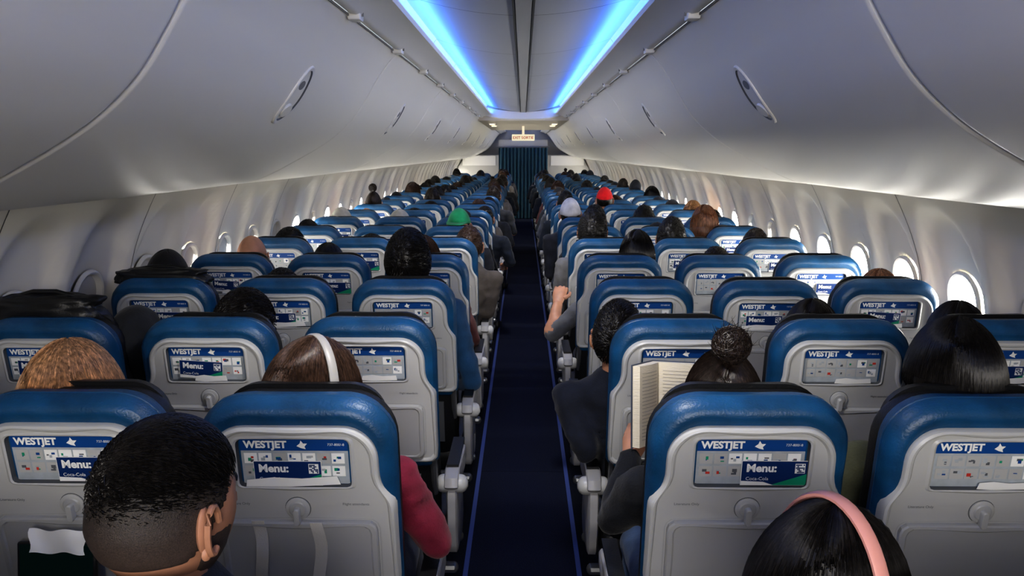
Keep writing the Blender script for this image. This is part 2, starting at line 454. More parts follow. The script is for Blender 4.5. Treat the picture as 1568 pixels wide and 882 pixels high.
# ceiling
b=MB()
cp=[]
for i in range(41):
    u=-1+2*i/40; cp.append((u*.49,2.243+.085*abs(u)**2.0))
def crow(ya,yb):
    b.loft([[(p[0],yy,p[1]) for p in cp] for yy in (ya,yb)],0,closed=False)
    for s in (-1,1):
        b.loft([[(s*.49,yy,2.328),(s*.505,yy,2.31),(s*.505,yy,2.21)] for yy in (ya,yb)],1,closed=False)
ys=[Y0]
yy=-.6
while yy<11.4: ys.append(yy); yy+=1.35
ys.append(11.5)
for i in range(len(ys)-1): crow(ys[i]+.003,ys[i+1]-.003)
ys=[16.5,17.8,19.1,20.4,21.5]
for i in range(4): crow(ys[i]+.003,ys[i+1]-.003)
b.loft([[(x,yy,2.35) for x in (-.62,.62)] for yy in (Y0,Y1)],2,closed=False)
for (ya,yb) in ((Y0,11.5),(16.5,21.5)):
    for s in (-1,1): b.box((s*.038-.004,ya,2.232),(s*.038+.004,yb,2.246),2)
    b.box((-.030,ya,2.230),(.030,yb,2.243),0)
b.box((-.62,11.5,2.125),(.62,16.5,2.33),3)
N=24
r1=[];r2=[]
for i in range(N+1):
    u=-1+2*i/N
    r1.append((u*.60,11.46,2.145+.075*(abs(u)**3))); r2.append((u*.60,11.46,2.24+.085*abs(u)**2.0))
b.loft([r2,r1,[(p[0],11.52,p[2]-.02) for p in r1]],1,closed=False)
put('ceiling',b.mesh('ceiling_mesh',[M_ceil,M_trim,M_seam,M_soff],40))
M_lamp=mat('lamp_warm',(255,240,210),.4,emit=(255,226,180),es=2.5)
b=MB()
for s in (-1,1):
    for yy in (12.3,13.1):
        b.box((s*.46-.05,yy,2.10),(s*.46+.05,yy+.25,2.124),0,bev=.008); b.box((s*.46-.035,yy-.002,2.098),(s*.46+.035,yy+.2,2.1005),1)
put('ceiling_lamp',b.mesh('lampm',[M_trim,M_lamp],40))
b=MB()
b.box((-.19,14.0,1.885),(.19,14.05,1.99),0,bev=.01); b.box((-.02,14.01,1.98),(.02,14.04,2.13),0)
vs,fs=textgeo('EXIT SORTIE',.062,.001)
b.add([(p[0]-.175,13.998,p[1]+1.915) for p in vs],fs,1)
M_sign=mat('sign_white',(235,228,205),.4,emit=(255,240,205),es=.35)
put('exit_sign',b.mesh('exitm',[M_sign,M_red],40))
# far bulkhead and curtain
M_curt=mat('curtain_teal',(18,66,84),.85,bump=.3,bscale=150,sheen=.2)
M_bulk=mat('bulkhead',(176,174,168),.5)
b=MB(); rings=[]
for z in (0.02,.6,1.2,1.80):
    rings.append([(-.62+1.24*i/160,21.1+.03*math.sin(i*.55+.25*math.sin(z*2+i*.1))+.008*math.sin(i*1.3+z),z) for i in range(161)])
b.loft(rings,0,closed=False); b.tube([(-.66,21.1,1.82),(.66,21.1,1.82)],[.012,.012],1,10)
put('cabin_curtain',b.mesh('curtm',[M_curt,M_metal],60))
b=MB()
for s in (-1,1):
    Pq=[(s*.62,0),(s*1.60,0),(s*1.72,.8),(s*1.66,1.3),(s*1.45,1.62),(s*.62,1.62)]
    b.loft([[(p[0],21.12,p[1]) for p in Pq],[(p[0],21.2,p[1]) for p in Pq]],0,True,True)
    b.box((s*1.12-.42,21.105,1.36),(s*1.12+.42,21.118,1.60),1)
b.box((-.62,21.14,1.84),(.62,21.18,2.0),0)
b.box((-1.75,Y1,0),(1.75,Y1+.05,2.4),0)
put('wall_front',b.mesh('bulk',[M_bulk,M_trim],40))
b=MB(); b.box((-1.75,Y0-.05,0),(1.75,Y0,2.4),0)
put('wall_back',b.mesh('bulk2',[M_bulk],40))
# ---------------------------------------------------------------- people
def rotm(yaw,pitch=0,roll=0): return Matrix.Rotation(yaw,3,'Z')@Matrix.Rotation(pitch,3,'X')@Matrix.Rotation(roll,3,'Y')
def headp(d):
    x,y,z=d
    rx,ry,rz=.074,.094,.113
    p=Vector((x*rx,y*ry,z*rz))
    low=max(0,-z)
    p.x*=1-.28*low**1.5
    if y<0: p.y*=1-.45*low**1.3
    else: p.y*=1-.08*low
    if y<0: p.y*=1.04
    p.x*=1-.05*max(0,z)
    def g(cx,cz,sx,sz): return math.exp(-((x-cx)/sx)**2-((z-cz)/sz)**2) if y>0 else 0
    p.y+=.022*g(0,-.20,.10,.16)+.008*g(0,-.02,.07,.18)
    p.y-=.012*(g(.36,.06,.17,.12)+g(-.36,.06,.17,.12))
    p.y+=.006*(g(.34,.20,.22,.07)+g(-.34,.20,.22,.07))
    p.y+=.008*g(0,-.50,.20,.07)+.010*g(0,-.80,.22,.14)
    p.y-=.004*g(0,-.545,.2,.03)
    return p
def sph(nu,nv):
    D=[]
    for j in range(nv+1):
        th=math.pi*(.002+.996*j/nv)
        D.append([(math.sin(th)*math.sin(2*math.pi*i/nu),-math.sin(th)*math.cos(2*math.pi*i/nu),math.cos(th)) for i in range(nu)])
    return D
def hairline(d,back=-.6,front=.52):
    return back+(front-back)*sstep(-.30,.80,d[1])
SK,HR,ST,PN,SHOE,LIP,EYE,IRIS,ACC,ACC2,HR2=range(11)
def strandtube(b,pts,r,mi):
    n=len(pts); rings=[]
    for i,p in enumerate(pts):
        t=(pts[min(n-1,i+1)]-pts[max(0,i-1)])
        if t.length<1e-7: t=Vector((0,0,-1))
        t.normalize(); a=t.cross(Vector((.3,.5,.8))).normalized(); c=a.cross(t)
        rr=r*(.5+.5*math.sin(math.pi*min(1,(i+.6)/n*1.0)))*(1 if i<n-1 else .3)
        rings.append([p+a*rr,p-a*rr*.5+c*rr*.87,p-a*rr*.5-c*rr*.87])
    b.loft(rings,mi)
def head(b,hc,R,style='short',hs=1.0,strands=0,seed=0,vol=1.0):
    rnd=random.Random(seed); hc=Vector(hc)
    T=lambda p: hc+R@(Vector(p)*hs)
    D=sph(40,30)
    b.loft([[T(headp(d)) for d in rr] for rr in D],SK,True,True)
    for dz in (-.49,-.57):
        pts=[]
        for k in range(7):
            x=-.20+.4*k/6; z=dz+.02*abs(x)*3; y=math.sqrt(max(0,1-x*x-z*z)); p=headp((x,y,z)); pts.append(T((p.x,p.y+.001,p.z)))
        b.tube(pts,[.001,.003,.004,.0035,.004,.003,.001],LIP,6)
    for s in (-1,1):
        d=Vector((s*.36,.93,.06)).normalized(); p=headp(d)
        b.ell(T((p.x,p.y-.006,p.z)),(.0125*hs,)*3,EYE,None,12,8)
        b.ell(T((p.x,p.y+.0045,p.z)),(.005*hs,)*3,IRIS,None,8,6)
        pts=[]
        for k in range(5):
            x=s*(.16+.09*k); z=.21+.03*math.sin(k*.8); y=math.sqrt(1-x*x-z*z); q=headp((x,y,z)); pts.append(T((q.x,q.y+.001,q.z)))
        b.tube(pts,[.002,.003,.003,.0025,.001],HR if style!='bald' else IRIS,6)
        E=Matrix.Rotation(s*.45,3,'Z')
        eo=Vector((s*.074,-.004,-.006))
        b.ell(T(eo),(.007*hs,.017*hs,.030*hs),SK,R@E,12,10)
        pts=[];rad=[]
        for k in range(11):
            a=math.radians(-120+(290)*k/10)
            q=eo+E@Vector((s*.011,-.0168*math.cos(a)+.001,.030*math.sin(a)))
            pts.append(T(q)); rad.append(.0042*hs)
        b.tube(pts,rad,SK,7)
        b.ell(T(eo+Vector((s*.006,-.002,-.028))),(.005*hs,.008*hs,.009*hs),SK,R,8,6)
    def shell(k,back,front,amp,freq,mi,extra=None,dedge=.18):
        rings=[]
        for rr in sph(72,48):
            rg=[]
            for d in rr:
                m=sstep(0,dedge,d[2]-hairline(d,back,front))
                nz=noise.noise(Vector((d[0]*freq,d[1]*freq,d[2]*freq*.35+seed)))+.5*noise.noise(Vector((d[0]*3,d[1]*3,d[2]*3+seed)))
                p=headp(d)*(.95+m*(k-.95+amp*nz))
                if extra: p=extra(d,p,m)
                rg.append(T(p))
            rings.append(rg)
        b.loft(rings,mi,True,True)
    if style=='short': shell(1.10*vol,-.50,.50,.07,14,HR)
    elif style=='fade':
        shell(1.03,-.45,.50,.006,20,ACC2,dedge=.10)
        rings=[]
        for rr in sph(60,44):
            rg=[]
            for d in rr:
                m=sstep(-.05,-.25,d[2])*sstep(-.15,.1,d[1])*(1-sstep(.5,.75,d[1])*sstep(-.50,-.35,d[2]))
                rg.append(T(headp(d)*(.97+.045*m)))
            rings.append(rg)
        b.loft(rings,ACC2,True,True)
        rings=[]
        for rr in sph(80,52):
            rg=[]
            for d in rr:
                m=sstep(.0,.80,d[2]-.10*max(0,-d[1]))*sstep(-.1,.2,d[2]-hairline(d,-.6,.5))
                nz=noise.noise(Vector((d[0]*18,d[1]*9,d[2]*5)))
                fr=.05*sstep(.3,.8,d[1])*sstep(.4,.7,d[2])
                rg.append(T(headp(d)*(1.022+m*(.048+.016*nz+fr)-.05*(1-sstep(0,.06,m)))))
            rings.append(rg)
        b.loft(rings,ACC2,True,True)
    elif style in('long','bob'):
        def ex(d,p,m):
            if d[1]<.3 and d[2]<.1:
                w=sstep(.1,-.5,d[2]); p=Vector((p.x*(1+.25*w),p.y*(1+.35*w)-.004*w,p.z))
            return p
        shell(1.15*vol,-1.3,.50,.05,18,HR,ex)
        L=-.36 if style=='long' else -.15
        rings=[]
        for k in range(12):
            t=k/11; z=.02+(L-.02)*t; w=.088*vol*(1-.12*t); dd=.075*vol*(1-.45*t)
            rings.append([T((w*math.cos(a)*(1+.05*noise.noise(Vector((a*6,t*2,seed)))),-.022+dd*math.sin(a)*(1+.08*noise.noise(Vector((a*6,t*2,seed+5)))) if math.sin(a)<0 else -.022+.02*math.sin(a),z+.01*noise.noise(Vector((a*9,0,seed))))) for a in [2*math.pi*i/48 for i in range(48)]])
        b.loft(rings,HR,True,True)
    elif style in('bun','pony'):
        shell(1.075*vol,-.62,.50,.02,22,HR)
        bc=Vector((.0,-.050,.158)) if style=='bun' else Vector((0,-.115,.03))
        rings=[]
        for rr in sph(32,20):
            rings.append([T(bc+Vector((d[0]*.036,d[1]*.036,d[2]*.036))*(1+.16*noise.noise(Vector((d[0]*5,d[1]*5,d[2]*5))))) for d in rr])
        b.loft(rings,HR,True,True)
    elif style in('cap','beanie'):
        shell(1.06,-.6,.5,.03,14,HR)
        rings=[]
        for rr in sph(48,34):
            rings.append([T(headp(d)*(.93+.22*sstep(0,.10,d[2]-(.12 if style=='cap' else -.05)-.12*d[1])+.012*math.sin(26*math.atan2(d[0],d[1]))*(1 if style=='beanie' else 0))) for d in rr])
        b.loft(rings,ACC,True,True)
        if style=='cap':
            pts=[]
            for z0 in (0,.006):
                pts.append([T((.072*math.cos(a),.06+.115*max(0,math.sin(a)),.045+z0-.02*math.sin(a)-.01*abs(math.cos(a)))) for a in [math.pi*i/20 for i in range(21)]])
            b.loft(pts,ACC,True,True)
            b.ell(T((0,0,.128)),(.008,.008,.005),ACC)
    elif style=='hood':
        rings=[]
        for rr in sph(48,34):
            rg=[]
            for d in rr:
                p=headp(d); w=sstep(.0,-.8,d[2])
                f=1.22+.10*noise.noise(Vector((d[0]*3,d[1]*3,d[2]*3)))+.05*noise.noise(Vector((d[0]*9,d[1]*9,d[2]*9)))
                if d[1]>.55: f=.9
                q=Vector((p.x*(f+.35*w),p.y*(f+.35*w)-.005,p.z*1.14)); rg.append(T(q))
            rings.append(rg)
        b.loft(rings,ACC,True,True)
    if strands:
        for i in range(strands):
            hm=HR2 if rnd.random()<.35 else HR
            if style in('long','bob'):
                az=rnd.uniform(-math.pi,math.pi)
                if abs(az)>2.35: continue
                L=rnd.uniform(.30,.37) if style=='long' else rnd.uniform(.12,.17)
                pts=[]; kk=(1.160+rnd.uniform(-.01,.035))*vol
                th0=rnd.uniform(.02,1.0); wv=rnd.uniform(-.08,.08)
                for j in range(9):
                    th=th0+(1.75-th0)*j/8
                    a=az+wv*j/8
                    d=(math.sin(th)*math.sin(a),-math.sin(th)*math.cos(a),math.cos(th)); p=headp(d)*kk; pts.append(p)
                e=pts[-1].copy()
                for j in range(1,5):
                    t=j/4; pts.append(Vector((e.x*(1-.08*t)+rnd.uniform(-.003,.003),min(e.y,.03)*(1-.1*t),e.z-(L-.02)*t)))
                strandtube(b,[T(p) for p in pts],.0017,hm)
            elif style in('bun','pony'):
                bc=Vector((.0,-.050,.158)) if style=='bun' else Vector((0,-.115,.03))
                bd=Vector((0,-.05,.128)).normalized() if style=='bun' else bc.normalized()
                if i%4==0:
                    c0=Vector((rnd.gauss(0,1),rnd.gauss(0,1),rnd.gauss(0,1))).normalized()
                    u=c0.orthogonal().normalized(); v=c0.cross(u)
                    a0=rnd.uniform(0,6.28); r=.037+rnd.uniform(-.002,.004)
                    pts=[bc+(u*math.cos(a0+k*.35)+v*math.sin(a0+k*.35))*r+c0*.004 for k in range(8)]
                    if rnd.random()<.12: pts.append(pts[-1]+Vector((rnd.uniform(-.02,.02),rnd.uniform(-.02,.0),rnd.uniform(0,.03))))
                else:
                    a=rnd.uniform(-math.pi,math.pi); lim=hairline((math.sin(a),-math.cos(a),0),-.62,.50)
                    z=lim+rnd.uniform(0.02,.5); z=min(z,.9); s_=math.sqrt(max(0,1-z*z)); d0=Vector((s_*math.sin(a),-s_*math.cos(a),z))
                    pts=[]
                    for j in range(8):
                        d=d0.lerp(bd,j/7*.93).normalized(); pts.append(headp(d)*(1.085+rnd.uniform(-.004,.012))*vol)
                strandtube(b,[T(p) for p in pts],.0013,hm)
            elif style=='short' or style=='fade':
                z=rnd.uniform(-.5 if style=='short' else .0,.995); a=rnd.uniform(-math.pi,math.pi); s_=math.sqrt(1-z*z)
                d=Vector((s_*math.sin(a),-s_*math.cos(a),z))
                if z-hairline(d,-.50,.5)<.05: continue
                q_=sstep(.05,.8,z)
                if style=='fade' and rnd.random()>.03+q_*1.3: continue
                k=1.09*vol if style=='short' else 1.018+.052*sstep(.0,.80,z)
                flow=Vector((rnd.gauss(.15,.12),rnd.gauss(.45,.12),rnd.gauss(-.1,.10)))
                L=.030 if style=='short' else .020*q_+.003
                p=headp(d)*k; pts=[p-d*.004]
                for j in range(1,4):
                    pts.append(p+(flow-d*flow.dot(d)).normalized()*L*j/3+d*.004*math.sin(j)*(1 if style=='short' else q_))
                strandtube(b,[T(q) for q in pts],.0012 if style=='short' else .0004+.0006*q_,hm)
def headphones(b,hc,R,hs,mi,k=1.0):
    T=lambda p: Vector(hc)+R@(Vector(p)*hs)
    rings=[]
    for i in range(29):
        a=math.radians(-8+196*i/28)
        c=Vector((.093*k*math.cos(a),-.004,-.01+.142*k*math.sin(a) if math.sin(a)>0 else -.01+.1*math.sin(a)))
        o=Vector((math.cos(a),0,math.sin(a)))
        w,t=.010,.004
        rings.append([T(c+Vector((0,w*q[0],0))+o*(t*q[1])) for q in ((-1,-.4),(-1,.4),(-.6,1),(.6,1),(1,.4),(1,-.4),(.6,-1),(-.6,-1))])
    b.loft(rings,mi,True,True)
    for s in (-1,1):
        N=24
        rr=[]
        for r,x in ((.026,.078),(.036,.082),(.038,.092),(.036,.104),(.026,.110)):
            rr.append([T((s*x*k,r*.85*math.cos(2*math.pi*j/N)-.004,-.022+r*1.1*math.sin(2*math.pi*j/N))) for j in range(N)])
        b.loft(rr,mi,True,True)
def hand(b,w,d,up,side):
    w=Vector(w);d=Vector(d).normalized();up=Vector(up); sd=d.cross(up).normalized(); up=sd.cross(d).normalized()
    b.tube([w-d*.02,w+d*.015,w+d*.05,w+d*.085],[.024,.031,.039,.036],SK,12,.45,ref=up)
    for k,(o,L) in enumerate(((-.030,.062),(-.010,.074),(.011,.070),(.030,.054))):
        p=w+d*.085+sd*o
        b.tube([p-d*.02,p+d*L*.42-up*.006,p+d*L*.68-up*.024,p+d*L*.72-up*.044],[.0092,.0088,.0078,.0065],SK,8)
    t=w+d*.03-sd*side*.030
    b.tube([t,t+d*.025-sd*side*.022-up*.004,t+d*.055-sd*side*.022-up*.016],[.012,.0105,.008],SK,8)
def body(hc,arms=None,wide=1.0):
    hx,hy,hz=hc
    sh=hz-.185; k=(sh-.46)/(1.0-.46)
    Z=lambda z:.46+(z-.46)*k
    def C(z,y):
        t=max(0,(z-.46)/.64); return (hx*t, y+(hy-.265)*t*t)
    b=MB()
    rings=[]
    for z,y,rx,ry in ((.455,.29,.13,.09),(.50,.29,.17,.12),(.58,.29,.172,.125),(.70,.285,.155,.110),(.82,.28,.168,.115),(.93,.272,.188,.112),(.99,.268,.185,.098),(1.03,.265,.145,.080),(1.06,.265,.09,.066),(1.10,.265,.062,.060)):
        cx,cy=C(z,y)
        rings.append([(cx+rx*wide*math.cos(2*math.pi*i/28),cy+ry*math.sin(2*math.pi*i/28),Z(z)) for i in range(28)])
    b.loft(rings,0,True,True)
    cx,cy=C(.99,.268)
    W=[]
    for s in (-1,1):
        el,wr=(arms or {}).get(s,((s*.255,.27,.715),(s*.11,.47,.655)))
        S=(cx+s*.175*wide,cy,Z(.985))
        mid=[(S[i]*.5+el[i]*.5) for i in range(3)]; mid2=[(wr[i]*.5+el[i]*.5) for i in range(3)]
        b.tube([S,mid,el],[.060,.052,.044],0,14); b.tube([el,mid2,wr],[.044,.040,.030],0,14)
        W.append((wr,Vector(wr)-Vector(el),s,Vector(el)))
        b.tube([(s*.09,.30,.535),(s*.105,.50,.545),(s*.12,.70,.545)],[.085,.074,.060],0,16)
        b.tube([(s*.12,.70,.54),(s*.12,.715,.33),(s*.12,.70,.09)],[.058,.052,.038],0,14)
        b.tube([(s*.12,.68,.045),(s*.125,.76,.045),(s*.13,.84,.035)],[.040,.042,.034],0,12,.9)
    me=b.mesh('tmp',[],180); o=bpy.data.objects.new('tmp',me); COL.objects.link(o)
    m=o.modifiers.new('r','REMESH'); m.mode='VOXEL'; m.voxel_size=.0125
    m=o.modifiers.new('s','SMOOTH'); m.iterations=4; m.factor=.6
    dg=bpy.context.evaluated_depsgraph_get(); ev=bpy.data.meshes.new_from_object(o.evaluated_get(dg))
    vs=[tuple(v.co) for v in ev.vertices]; fs=[tuple(p.vertices) for p in ev.polygons]
    out=[]
    for v in vs:
        V=Vector(v)
        f=abs(noise.noise(Vector((v[0]*9+3,v[1]*9,v[2]*26))))
        out.append(tuple(V+Vector((noise.noise(V*14),noise.noise(V*14+Vector((9,0,0))),noise.noise(V*11+Vector((0,9,0)))))*.008+Vector((v[0]-hx*.8,v[1]-.28,0)).normalized()*(.010*(.3-f))))
    vs=out
    bpy.data.objects.remove(o); bpy.data.meshes.remove(ev); bpy.data.meshes.remove(me)
    return vs,fs,W,sh
SKT={'tan':(176,128,102),'light':(206,160,138),'brown':(118,80,60)}
M_sk={k:mat('skin_'+k,v,.5,bump=.1,bscale=400,var=.05,vscale=30) for k,v in SKT.items()}
def hairm(n,c,var=.30): return mat('hair_'+n,c,.42,bump=.25,bscale=90,var=var,vscale=70,stretch=(2.2,2.2,.10),spec=.35)
HC={'black':(19,17,17),'dark':(32,25,22),'brown':(56,42,34),'blonde':(138,104,74),'grey':(110,106,102),'auburn':(96,66,48)}
M_h={k:hairm(k,v) for k,v in HC.items()}
M_h2={k:hairm(k+'_highlight',tuple(min(255,int(x*1.30+6)) for x in v)) for k,v in HC.items()}
M_c={}
def cloth(c):
    if c not in M_c: M_c[c]=mat('cloth_%d_%d_%d'%c,c,.85,bump=.6,bscale=180,var=.15,vscale=12,sheen=.1,spec=.2)
    return M_c[c]
M_lip=mat('lips',(150,84,78),.45); M_eye=mat('eye_white',(225,222,215),.25); M_iris=mat('iris_dark',(38,26,20),.2)
M_shoe=mat('shoe',(30,30,32),.5)
def fade_mat():
    m=mat('hair_fade',(40,30,28),.6,bump=.4,bscale=700)
    nt=m.node_tree; bs=nt.nodes['Principled BSDF']
    tc=nt.nodes.new('ShaderNodeTexCoord'); sp=nt.nodes.new('ShaderNodeSeparateXYZ'); nt.links.new(tc.outputs['Object'],sp.inputs[0])
    mr=nt.nodes.new('ShaderNodeMapRange'); mr.inputs['From Min'].default_value=1.15; mr.inputs['From Max'].default_value=1.30
    nt.links.new(sp.outputs['Z'],mr.inputs['Value'])
    n=nt.nodes.new('ShaderNodeTexNoise'); n.inputs['Scale'].default_value=600; nt.links.new(tc.outputs['Object'],n.inputs['Vector'])
    ma=nt.nodes.new('ShaderNodeMath'); ma.operation='MULTIPLY_ADD'; nt.links.new(n.outputs['Fac'],ma.inputs[0]); ma.inputs[1].default_value=1.2; ma.inputs[2].default_value=-.55
    ad=nt.nodes.new('ShaderNodeMath'); ad.operation='ADD'; ad.use_clamp=True; nt.links.new(mr.outputs[0],ad.inputs[0]); nt.links.new(ma.outputs[0],ad.inputs[1])
    mx=nt.nodes.new('ShaderNodeMix'); mx.data_type='RGBA'; mx.inputs['A'].default_value=lin((84,70,64)); mx.inputs['B'].default_value=lin((22,19,19))
    nt.links.new(ad.outputs[0],mx.inputs['Factor']); nt.links.new(mx.outputs['Result'],bs.inputs['Base Color'])
    return m
M_fade=fade_mat()
def person_mesh(name,hc=(0,.245,1.16),yaw=0,pitch=0,roll=0,style='short',hs=1.0,strands=0,hair='black',skin='tan',top=(50,52,60),pants=(40,44,58),acc=(40,40,44),seed=0,arms=None,phones=None,vol=1.0,wide=1.0,acc2=None,bare=False):
    b=MB(); R=rotm(yaw,pitch,roll)
    vs,fs,W,sh=body(hc,arms,wide=wide)
    b.v+=vs
    segs=[(w[3],Vector(w[0])) for w in W]
    for f in fs:
        c=Vector((0,0,0))
        for i in f: c+=Vector(vs[i])
        c/=len(f); cz=c.z
        mi=SHOE if cz<.085 else (PN if cz<.612 else ST)
        if bare and cz>.63:
            for a,e in segs:
                ab=e-a; t=(c-a).dot(ab)/ab.length_squared
                if -.05<t<1.3 and (c-(a+ab*max(0,min(1,t)))).length<.055: mi=SK
        b.f.append(tuple(f)); b.m.append(mi)
    b.tube([(hc[0],.262+(hc[1]-.265)*.9,sh+.03),(hc[0],hc[1]-.008,hc[2]-.09),(hc[0],hc[1]-.006,hc[2]-.05)],[.056,.052,.052],SK,16)
    N=24
    b.loft([[(hc[0]+r*math.cos(2*math.pi*i/N),.262+(hc[1]-.265)*.9+r*.95*math.sin(2*math.pi*i/N),z) for i in range(N)] for r,z in ((.085,sh+.035),(.068,sh+.065),(.062,sh+.078),(.058,sh+.074),(.06,sh+.04))],ST)
    for wr,d,s,el in W:
        dd=d.normalized()
        hand(b,Vector(wr)+dd*.015,dd+Vector((0,.05,-.1)),(0,0,1) if abs(dd.z)<.8 else (0,-1,0),s)
    head(b,hc,R,style,hs,strands,seed,vol)
    if phones: headphones(b,hc,R,hs,ACC,phones)
    return b.mesh(name,[M_sk[skin],M_h[hair],cloth(top),cloth(pants),M_shoe,M_lip,M_eye,M_iris,acc if not isinstance(acc,tuple) else cloth(acc),acc2 or M_fade,M_h2[hair]],50)
M_pink=mat('headphone_pink',(214,152,142),.4); M_wht=mat('headphone_white',(160,158,154),.4)
def P(s,row,k,x,topz,nm='seated_passenger',extra=.118,**kw):
    sx=s*SX[k]; off=x-sx
    hs=kw.get('hs',1.0)
    hc=(off,kw.pop('hy',.225),topz-extra*hs)
    me=person_mesh(nm,hc=hc,**kw)
    return put(nm,me,(sx,ROW(row),0))
occ=set()
def PP(s,row,k,*a,**kw):
    occ.add((s,row,k)); return P(s,row,k,*a,**kw)
PP(-1,0,0,-.465,1.358,yaw=-.50,pitch=-.04,style='fade',hair='black',skin='tan',hs=1.03,strands=16000,top=(50,54,62),hy=.25,seed=1)
PP(1,0,0,.400,1.250,yaw=-1.15,pitch=-.05,roll=0,style='long',hair='black',skin='light',strands=4000,acc=M_pink,phones=1.02,top=(60,60,70),hy=.25,seed=2,vol=.97,hs=1.08,extra=.125)
PP(-1,1,1,-1.055,1.245,yaw=.12,style='bob',hair='blonde',skin='light',strands=7000,vol=1.20,hs=1.12,top=(70,80,70),seed=3,extra=.135)
PP(-1,1,0,-.485,1.256,yaw=-.85,pitch=-.1,style='bob',hair='brown',skin='light',strands=6000,vol=1.06,hs=1.06,acc=M_wht,phones=1.07,top=(122,36,58),seed=4,
   arms={1:((.262,.30,.74),(.16,.50,.72)),-1:((-.22,.27,.715),(-.08,.47,.655))})
PP(1,1,0,.464,1.235,yaw=.0,pitch=.02,style='bun',hair='dark',skin='tan',strands=5500,vol=1.10,hs=1.06,top=(24,26,32),seed=5,pants=(70,90,120),
   arms={-1:((-.25,.30,.80),(-.185,.47,.90)),1:((.22,.30,.78),(.02,.47,.90))})
PP(1,1,1,.990,1.300,style='long',hair='black',skin='tan',strands=6000,vol=1.12,hs=1.03,top=(72,74,58),seed=6)
PP(-1,2,1,-.913,1.238,yaw=-.3,style='short',hair='black',skin='light',strands=4000,vol=1.14,top=(40,44,52),seed=7)
PP(1,2,0,.315,1.215,yaw=-.1,pitch=.05,style='short',hair='black',skin='tan',strands=4000,top=(26,30,42),pants=(40,50,70),seed=8,wide=1.08,
   arms={-1:((-.27,.16,.74),(-.15,.42,.68)),1:((.24,.27,.715),(.11,.47,.655))},hy=.25)
PP(1,2,1,.94,1.21,style='long',hair='black',vol=1.05,seed=9,strands=1500)
PP(1,2,2,1.41,1.205,style='bob',hair='black',vol=1.05,seed=10,strands=1200)
PP(-1,2,2,-1.27,1.195,style='hood',acc=(34,36,40),top=(34,36,40),seed=11)
PP(-1,3,0,-.482,1.362,style='short',hair='black',vol=1.16,strands=4000,top=(36,72,108),seed=12,skin='light')
PP(-1,3,1,-1.02,1.21,style='short',hair='black',seed=13,strands=1200)
PP(-1,3,2,-1.50,1.285,style='beanie',acc=(28,28,30),hair='black',seed=14,top=(36,36,40))
PP(1,3,2,1.49,1.205,style='bob',hair='auburn',seed=15,strands=1200)
PP(-1,4,2,-1.40,1.275,style='bald',hair='black',skin='tan',seed=16,extra=.113)
PP(1,4,0,.585,1.287,style='bob',hair='black',seed=17,vol=1.05,bare=True,strands=1200,top=(96,98,104),arms={-1:((-.32,.30,.74),(-.285,.44,.88)),1:((.24,.27,.715),(.11,.47,.655))})
PP(1,4,1,.99,1.215,style='short',hair='dark',seed=18,strands=1200)
PP(-1,5,0,-.33,1.25,style='short',hair='brown',seed=19,top=(90,84,80),strands=1200)
PP(1,5,0,.42,1.34,style='short',hair='black',seed=20,vol=1.1,strands=1200,top=(110,110,112))
PP(1,5,2,1.41,1.24,style='short',hair='dark',seed=21)
PP(1,6,2,1.27,1.31,style='bob',hair='auburn',seed=22,vol=1.1,strands=1200)
PP(-1,6,0,-.45,1.30,style='cap',acc=(36,136,92),seed=23,yaw=3.0)
PP(1,7,0,.375,1.33,style='beanie',acc=(206,206,214),seed=24)
PP(1,9,1,.80,1.35,style='cap',acc=(190,28,34),seed=25)
gen=[]
for i,(st,hr,sk,tp,ac,v) in enumerate([('short','black','tan',(44,48,58),(30,30,30),1.08),('short','dark','light',(70,74,84),(30,30,30),1.0),('long','black','tan',(40,40,46),(30,30,30),1.05),
      ('bob','brown','light',(96,60,60),(30,30,30),1.1),('bun','dark','light',(60,70,90),(30,30,30),1.0),('cap','black','tan',(50,54,60),(34,36,42),1),('short','grey','light',(90,96,110),(0,0,0),1.0),
      ('bob','blonde','light',(120,110,100),(0,0,0),1.08),('beanie','black','brown',(36,40,60),(48,50,58),1),('hood','black','tan',(28,30,36),(26,28,34),1),
      ('bald','black','tan',(60,66,80),(0,0,0),1),('pony','brown','light',(130,128,124),(0,0,0),1.0),('cap','dark','light',(80,84,96),(170,168,160),1)]):
    gen.append(person_mesh('seated_passenger',hc=(0,.235,1.13),yaw=(i%3-1)*.3,style=st,hair=hr,skin=sk,top=tp,acc=ac,seed=40+i,vol=v,strands=900 if st not in('cap','beanie','hood','bald') else 0))
aisle={}
for s in (-1,1):
    aisle[s]=[]
    for i,(st,hr,tp,br) in enumerate((('short','black',(36,42,54),False),('bob','brown',(104,100,98),True),('short','dark',(52,54,60),True))):
        aisle[s].append(person_mesh('seated_passenger',hc=(-s*.07,.235,1.14),style=st,hair=hr,top=tp,bare=br,seed=60+i,strands=900,arms={-s:((-s*.305,.25,.74),(-s*.24,.47,.70)),s:((s*.24,.27,.715),(s*.11,.47,.655))}))
random.seed(21)
wts=[7,5,4,2.5,.8,2.5,.7,.6,2,1.5,.7,1,.8]
for n in range(4,NROW):
    for s in (-1,1):
        for k in range(3):
            if (s,n,k) in occ: continue
            if n<7 and k>0 and random.random()<.55: continue
            if random.random()<.10: continue
            me=random.choice(aisle[s]) if (k==0 and random.random()<.6) else random.choices(gen,wts)[0]
            z=random.uniform(.95,1.06)
            put('seated_passenger',me,(s*SX[k]+random.uniform(-.05,.05),ROW(n),0),(0,0,random.uniform(-.12,.12)),(1,1,z))
